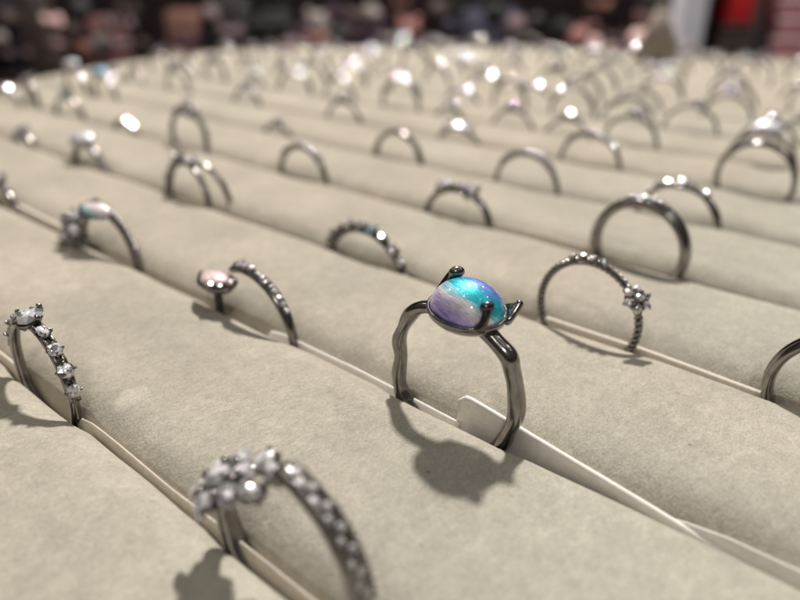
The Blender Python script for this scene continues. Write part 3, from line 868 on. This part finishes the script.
def fabric(name, col, rough=.8): return plain(name, col, rough, bump=.3, scale=.6, var=.3)
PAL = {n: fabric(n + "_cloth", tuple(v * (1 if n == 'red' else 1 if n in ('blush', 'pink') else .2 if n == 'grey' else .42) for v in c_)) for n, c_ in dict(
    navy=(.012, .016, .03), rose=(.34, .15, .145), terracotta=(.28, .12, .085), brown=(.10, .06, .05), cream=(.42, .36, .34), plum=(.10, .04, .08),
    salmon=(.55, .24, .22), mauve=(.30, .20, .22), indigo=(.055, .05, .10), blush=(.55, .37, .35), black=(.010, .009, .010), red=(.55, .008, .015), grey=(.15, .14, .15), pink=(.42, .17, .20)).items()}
M['shelf'] = plain("shelf_board", (.020, .011, .012), .9, scale=.4)
M['post'] = plain("lavender_grey_paint", (.80, .78, .84), .5, scale=.2, var=.04)
M['taupe'] = plain("taupe_velvet", (.31, .27, .23), .95, scale=2)

SD, SB = 150, -14.5
def shelf(x0, x1, dist, depth, label):
    root = thing("shelf_unit", at((x0 + x1) / 2, dist + depth / 2, -95), RZ); tag(root, label, "shelf unit", "shelf units behind the tray")
    wd = x1 - x0
    for z in (-60, SB, 66):
        bm = bmesh.new(); soft_box(bm, (0, 0, z + 95 - 1), (wd, depth, 2), .3, 2); link_mesh("shelf_board", bm, "shelf", root)
    bm = bmesh.new(); soft_box(bm, (0, depth / 2 + 1.2, 82), (wd + 4, 2, 164), .3, 2); link_mesh("back_panel", bm, "shelf", root)
    for s in (-1, 1):
        bm = bmesh.new(); soft_box(bm, (s * (wd / 2 + 1.2), 0, 82), (2, depth, 164), .3, 2); link_mesh("side_panel", bm, "shelf", root)
    return root
shelf(-118, 60, SD, 30, "dark shelf unit with pink and brown pouches behind the tray")
shelf(74, 150, SD, 30, "dark shelf unit at the right with the pink boxes")

PX = .2165                                     # cm per photo pixel at the shelf
def pouch(name, x, wpx, h_, col, label, cat="pouch", dz=0, dist=SD + 8, handle=False, dep=9, sag=.25):
    h = h_ * 1.35; X = (x - 400) * PX * dist / 150 * 1.0; wd = wpx * PX * dist / 150
    root = thing(name, at(X, dist, SB + dz + .02), RZ + rng.uniform(-.15, .15)); tag(root, label, cat, "goods on the shelf")
    bm = bmesh.new(); soft_box(bm, (0, 0, h / 2), (wd, dep, h), min(wd, h, dep) * sag, 4)
    for v in bm.verts:
        t = v.co.z / h; v.co.y *= 1 - .5 * t * t; v.co.x *= 1 + .06 * math.sin(3 * t) - .06 * t
    link_mesh("body", bm, PAL[col], root)
    bm = bmesh.new(); soft_box(bm, (0, -dep * .30, h * .80), (wd * .8, .5, .7), .15, 2); link_mesh("zip", bm, "steel", root)
    if handle:
        bm = bmesh.new(); pts = [Vector((wd * .3 * math.cos(a), 0, h - .6 + 4 * math.sin(a))) for a in [PI * i / 16 for i in range(17)]]
        sweep(bm, pts, [(.5, .5)] * 17, False, 8); link_mesh("handle", bm, PAL[col], root)
    return root
def plush(x, wpx, col, label, dz=0, dist=SD + 7):
    X = (x - 400) * PX * dist / 150; r = wpx * PX / 2
    root = thing("plush_toy", at(X, dist, SB + dz), RZ); tag(root, label, "plush toy", "goods on the shelf")
    bm = bmesh.new(); bmesh.ops.create_uvsphere(bm, u_segments=24, v_segments=16, radius=r, matrix=Matrix.Translation((0, 0, r * .95)) @ Matrix.Diagonal((1, .8, .95, 1))); link_mesh("body", bm, PAL[col], root)
    bm = bmesh.new(); bmesh.ops.create_uvsphere(bm, u_segments=20, v_segments=14, radius=r * .68, matrix=Matrix.Translation((0, -.1 * r, r * 2.2))); hd = link_mesh("head", bm, PAL[col], root)
    for s in (-1, 1):
        bm = bmesh.new(); bmesh.ops.create_uvsphere(bm, u_segments=12, v_segments=10, radius=r * .24, matrix=Matrix.Translation((s * r * .48, 0, r * 2.78))); link_mesh("ear", bm, PAL[col], hd)
    return root
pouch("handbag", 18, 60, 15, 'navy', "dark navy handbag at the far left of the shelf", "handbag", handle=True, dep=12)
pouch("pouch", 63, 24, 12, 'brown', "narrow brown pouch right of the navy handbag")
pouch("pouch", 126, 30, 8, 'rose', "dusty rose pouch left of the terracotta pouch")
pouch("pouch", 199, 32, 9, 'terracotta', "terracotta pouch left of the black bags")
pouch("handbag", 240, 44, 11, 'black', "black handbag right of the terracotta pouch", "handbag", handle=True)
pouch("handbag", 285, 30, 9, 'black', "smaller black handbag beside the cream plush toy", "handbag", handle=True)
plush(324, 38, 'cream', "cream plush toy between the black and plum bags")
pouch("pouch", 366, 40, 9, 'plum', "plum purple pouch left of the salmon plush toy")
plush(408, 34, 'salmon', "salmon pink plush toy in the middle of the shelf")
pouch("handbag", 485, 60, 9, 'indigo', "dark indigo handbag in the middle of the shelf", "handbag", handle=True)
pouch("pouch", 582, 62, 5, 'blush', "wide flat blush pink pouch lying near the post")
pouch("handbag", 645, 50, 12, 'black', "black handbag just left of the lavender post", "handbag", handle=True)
def pompom(x, z, r, col, dist):
    root = thing("pompom", at((x - 400) * PX * dist / 150, dist, z), RZ)
    tag(root, "blurred %s pompom charm hanging among the goods behind the tray" % col, "pompom", col + " pompoms")
    bm = bmesh.new(); bmesh.ops.create_icosphere(bm, subdivisions=3, radius=r)
    for v in bm.verts: v.co *= 1 + .14 * math.sin(37 * v.co.x / r + 3) * math.sin(31 * v.co.y / r) + rng.uniform(-.06, .06)
    link_mesh("ball", bm, PAL[col], root)
    bm = bmesh.new(); sweep(bm, [Vector((0, 0, r * .8)), Vector((0, 0, r + 3)), Vector((0, .2, 30 - z))], [(.12, .12)] * 3, False, 6); link_mesh("cord", bm, "black", root)
def bow(x, z, w_, col, dist):
    root = thing("hair_bow", at((x - 400) * PX * dist / 150, dist, z), RZ + rng.uniform(-.4, .4))
    tag(root, "blurred %s hair bow hanging among the goods behind the tray" % col, "hair bow", col + " hair bows")
    for sd in (-1, 1):
        bm = bmesh.new(); extrude_poly(bm, [(0, -.25 * w_ * .4), (sd * w_ * .5, -w_ * .36), (sd * w_ * .56, 0), (sd * w_ * .5, w_ * .36), (0, .25 * w_ * .4)], -.8, .8)
        bmesh.ops.bevel(bm, geom=list(bm.edges), offset=.35, segments=2, affect='EDGES'); link_mesh("loop", bm, PAL[col], root)
    bm = bmesh.new(); soft_box(bm, (0, 0, 0), (w_ * .2, 2.2, w_ * .26), .4, 2); link_mesh("knot", bm, PAL[col], root)
    bm = bmesh.new(); sweep(bm, [Vector((0, 0, .3)), Vector((0, 0, 3)), Vector((0, .2, 30 - z))], [(.12, .12)] * 3, False, 6); link_mesh("cord", bm, "black", root)
r2 = random.Random(8)
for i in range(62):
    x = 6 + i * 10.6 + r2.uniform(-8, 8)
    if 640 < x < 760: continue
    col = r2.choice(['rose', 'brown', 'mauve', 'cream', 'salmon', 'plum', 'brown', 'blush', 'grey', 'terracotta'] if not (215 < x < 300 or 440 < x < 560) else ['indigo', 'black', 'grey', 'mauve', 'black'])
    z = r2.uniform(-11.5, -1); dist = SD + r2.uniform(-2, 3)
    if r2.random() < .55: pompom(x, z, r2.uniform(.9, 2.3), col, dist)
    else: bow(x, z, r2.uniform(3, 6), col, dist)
# goods on the right-hand unit
root = thing("carrier_bag", at((722 - 400) * PX * 1.02, SD + 6, SB + 9.4), RZ); tag(root, "bright red bag standing on a dark box right of the post", "bag", "goods on the shelf")
bm = bmesh.new(); soft_box(bm, (0, 0, 6), (10, 7, 13), 1.2, 3); link_mesh("body", bm, PAL['red'], root)
for s in (-1, 1):
    bm = bmesh.new(); pts = [Vector((2.6 * math.cos(a), s * 2, 12 + 5 * math.sin(a))) for a in [PI * i / 14 for i in range(15)]]
    sweep(bm, pts, [(.4, .4)] * 15, False, 8); link_mesh("handle", bm, PAL['red'], root)
root = thing("box", at((722 - 400) * PX * 1.02, SD + 6, SB), RZ); tag(root, "dark box under the bright red bag", "box", "goods on the shelf")
bm = bmesh.new(); soft_box(bm, (0, 0, 4.5), (11, 9, 9), .3, 2); link_mesh("body", bm, PAL['brown'], root)
bm = bmesh.new(); soft_box(bm, (0, 0, 9.0), (11.3, 9.3, .7), .15, 2); link_mesh("lid", bm, PAL['grey'], root)
for i in range(5):
    root = thing("gift_box", at((778 - 400) * PX * 1.02 + .4 * (-1) ** i, SD + 6, SB + i * 3.7), RZ)
    tag(root, ["pink gift box at the bottom of the right-hand stack", "pink gift box second from the bottom of the right-hand stack", "pink gift box in the middle of the right-hand stack", "pink gift box fourth from the bottom of its stack", "pink gift box on top of the right-hand stack"][i], "box", "stacked pink gift boxes")
    bm = bmesh.new(); soft_box(bm, (0, 0, 1.7), (14, 9, 3.3), .2, 2); link_mesh("body", bm, PAL['pink'], root)
    bm = bmesh.new(); soft_box(bm, (0, 0, 3.0), (14.3, 9.3, .9), .15, 2); link_mesh("lid", bm, PAL['blush'], root)
root = thing("post", at((667 - 400) * .1732, 120, -95), RZ); tag(root, "pale lavender-grey square post rising behind the tray", "post")
bm = bmesh.new(); soft_box(bm, (0, 0, 90), (4.3, 4.3, 180), .5, 3); link_mesh("shaft", bm, "post", root)
bm = bmesh.new(); soft_box(bm, (0, 0, .6), (12, 12, 1.2), .3, 2); link_mesh("foot_plate", bm, "steel", root)
# taupe display cone near the tray's far edge, and a pink tag on the rim at the left
cx, cy = -20.0, 46.0
root = thing("ring_cone", (-17.2, 43.5, -.1)); tag(root, "taupe velvet ring cone standing near the tray's far edge", "ring cone")
bm = bmesh.new(); bmesh.ops.create_cone(bm, cap_ends=True, segments=28, radius1=1.5, radius2=.35, depth=3.0, matrix=Matrix.Translation((0, 0, 1.5))); link_mesh("cone", bm, "taupe", root)
bm = bmesh.new(); bmesh.ops.create_uvsphere(bm, u_segments=20, v_segments=12, radius=.36, matrix=Matrix.Translation((0, 0, 3.0))); link_mesh("tip", bm, "taupe", root)
bm = bmesh.new(); soft_box(bm, (0, 0, .04), (1.2, .7, .07), .02, 1, .5); tg = link_mesh("price_tag", bm, PAL['rose']); tg.location = (-36.2, 13.6, .02)
tag(tg, "small dusty pink tag lying at the tray's left rim", "tag")
